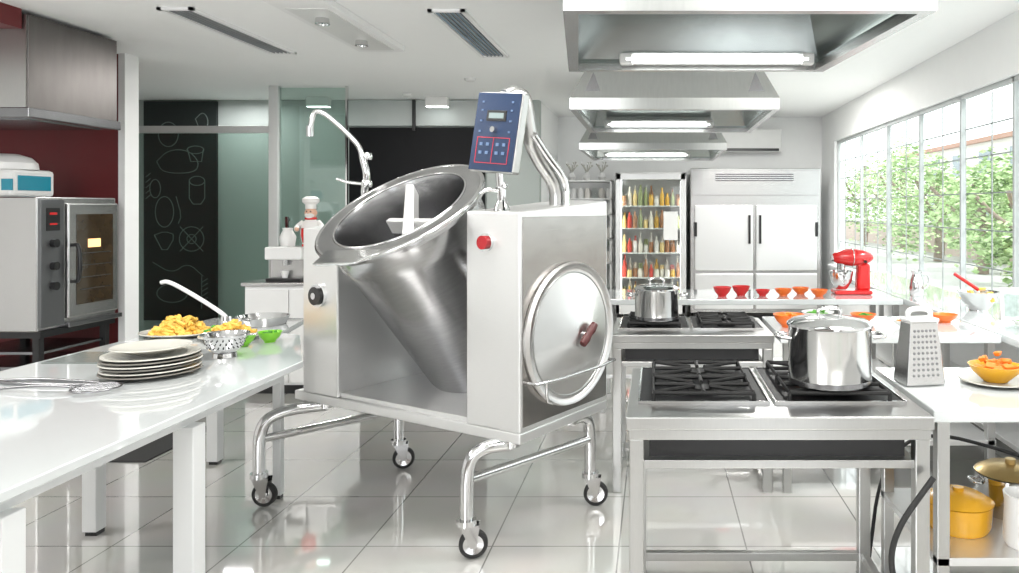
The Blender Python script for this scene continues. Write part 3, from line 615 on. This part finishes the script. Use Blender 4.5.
cyl('panel_stem',(-.17,.07,1.60),(-.17,.05,1.79),.018,STEELP); lathe('stem_base',[(0,0),(.04,0),(.035,.02),(.02,.05),(.02,.1),(.03,.11),(.02,.13),(0,.13)],STEELP,loc=(-.17,.07,1.588))
tube('valve_handle',[(-.17,.05,1.68),(-.21,.02,1.69),(-.24,.0,1.67)],.01,STEELP)
tube('support_arm',[(-.10,.40,1.60),(-.10,.40,1.72),(-.12,.28,1.84),(-.10,.18,1.95),(-.10,.16,2.12),(-.13,.12,2.15),(-.14,.06,2.12)],.038,STEELM,it=3,seg=18)
tube('cable_conduit',[(-.04,.40,1.60),(-.04,.40,1.74),(-.06,.28,1.85),(-.06,.17,1.95)],.018,STEELP,it=3)
# water tap
tube('tap_riser',[(-1.40,.32,1.52),(-1.40,.32,1.60),(-1.44,.30,1.68),(-1.40,.30,1.78),(-1.42,.28,1.90)],.021,STEELP,it=2)
tube('tap_arm',[(-1.42,.28,1.88),(-1.43,.27,1.96),(-1.51,.20,2.07),(-1.58,.14,2.15),(-1.61,.10,2.16),(-1.63,.09,2.05)],.015,STEELP,it=2)
for z in (1.62,1.74,1.9): lathe('tap_joint',[(0,-.02),(.028,-.02),(.034,0),(.028,.02),(0,.02)],STEELP,loc=(-1.41,.30,z))
tube('tap_lever',[(-1.42,.28,1.74),(-1.49,.22,1.75),(-1.53,.19,1.77)],.009,STEELP)
cyl('tap_nozzle',(-1.63,.09,2.01),(-1.63,.09,2.07),.02,STEELP)
CUR=None
# ---------------------------------------------------------------- light
w=bpy.data.worlds.new('World'); S.world=w; w.use_nodes=True
bg=w.node_tree.nodes['Background']; bg.inputs[0].default_value=(.95,.98,1,1); bg.inputs[1].default_value=2.7
def area(name,loc,rot,sx,sy,e,col=(1,1,1)):
    l=bpy.data.lights.new(name,'AREA'); l.shape='RECTANGLE'; l.size=sx; l.size_y=sy; l.energy=e; l.color=col
    o=bpy.data.objects.new(name,l); o.location=loc; o.rotation_euler=rot; S.collection.objects.link(o)
for x in (-4.2,-1.0,1.0):
    for y in (.5,3.2): area('added_ceiling_fill',(x,y,2.97),(0,0,0),1.2,.6,54,(1,.98,.95))  # added fill lamps out of view, no fixtures, to brighten the room
area('added_ceiling_fill',(-3.0,7.6,2.97),(0,0,0),.6,.3,60,(1,.98,.95))  # this and the next two are added fills for the far part
area('added_ceiling_fill',(-5.2,9.1,2.95),(0,0,0),.6,.3,14)
area('added_ceiling_fill',(1.5,8.6,2.97),(0,0,0),.6,.3,70,(1,.98,.95))
area('added_rear_fill',(-2.05,-2.9,2.0),(math.radians(100),0,0),2.0,1.6,90,(.96,.98,1))  # added fill lamp behind the camera to brighten the ceiling
sl=bpy.data.lights.new('sun','SUN'); sl.energy=4.5; sl.angle=.1; so=bpy.data.objects.new('sun',sl); so.rotation_euler=(math.radians(25),math.radians(38),0); S.collection.objects.link(so)
# ---------------------------------------------------------------- camera
c=bpy.data.cameras.new('camera'); c.sensor_width=36; c.lens=36*740/1019
c.shift_x=-(655-509.5)/1019; c.shift_y=-(286.5-208)/1019
co=bpy.data.objects.new('camera',c); co.location=(0,0,1.6); co.rotation_euler=(math.pi/2,0,0); S.collection.objects.link(co); S.camera=co
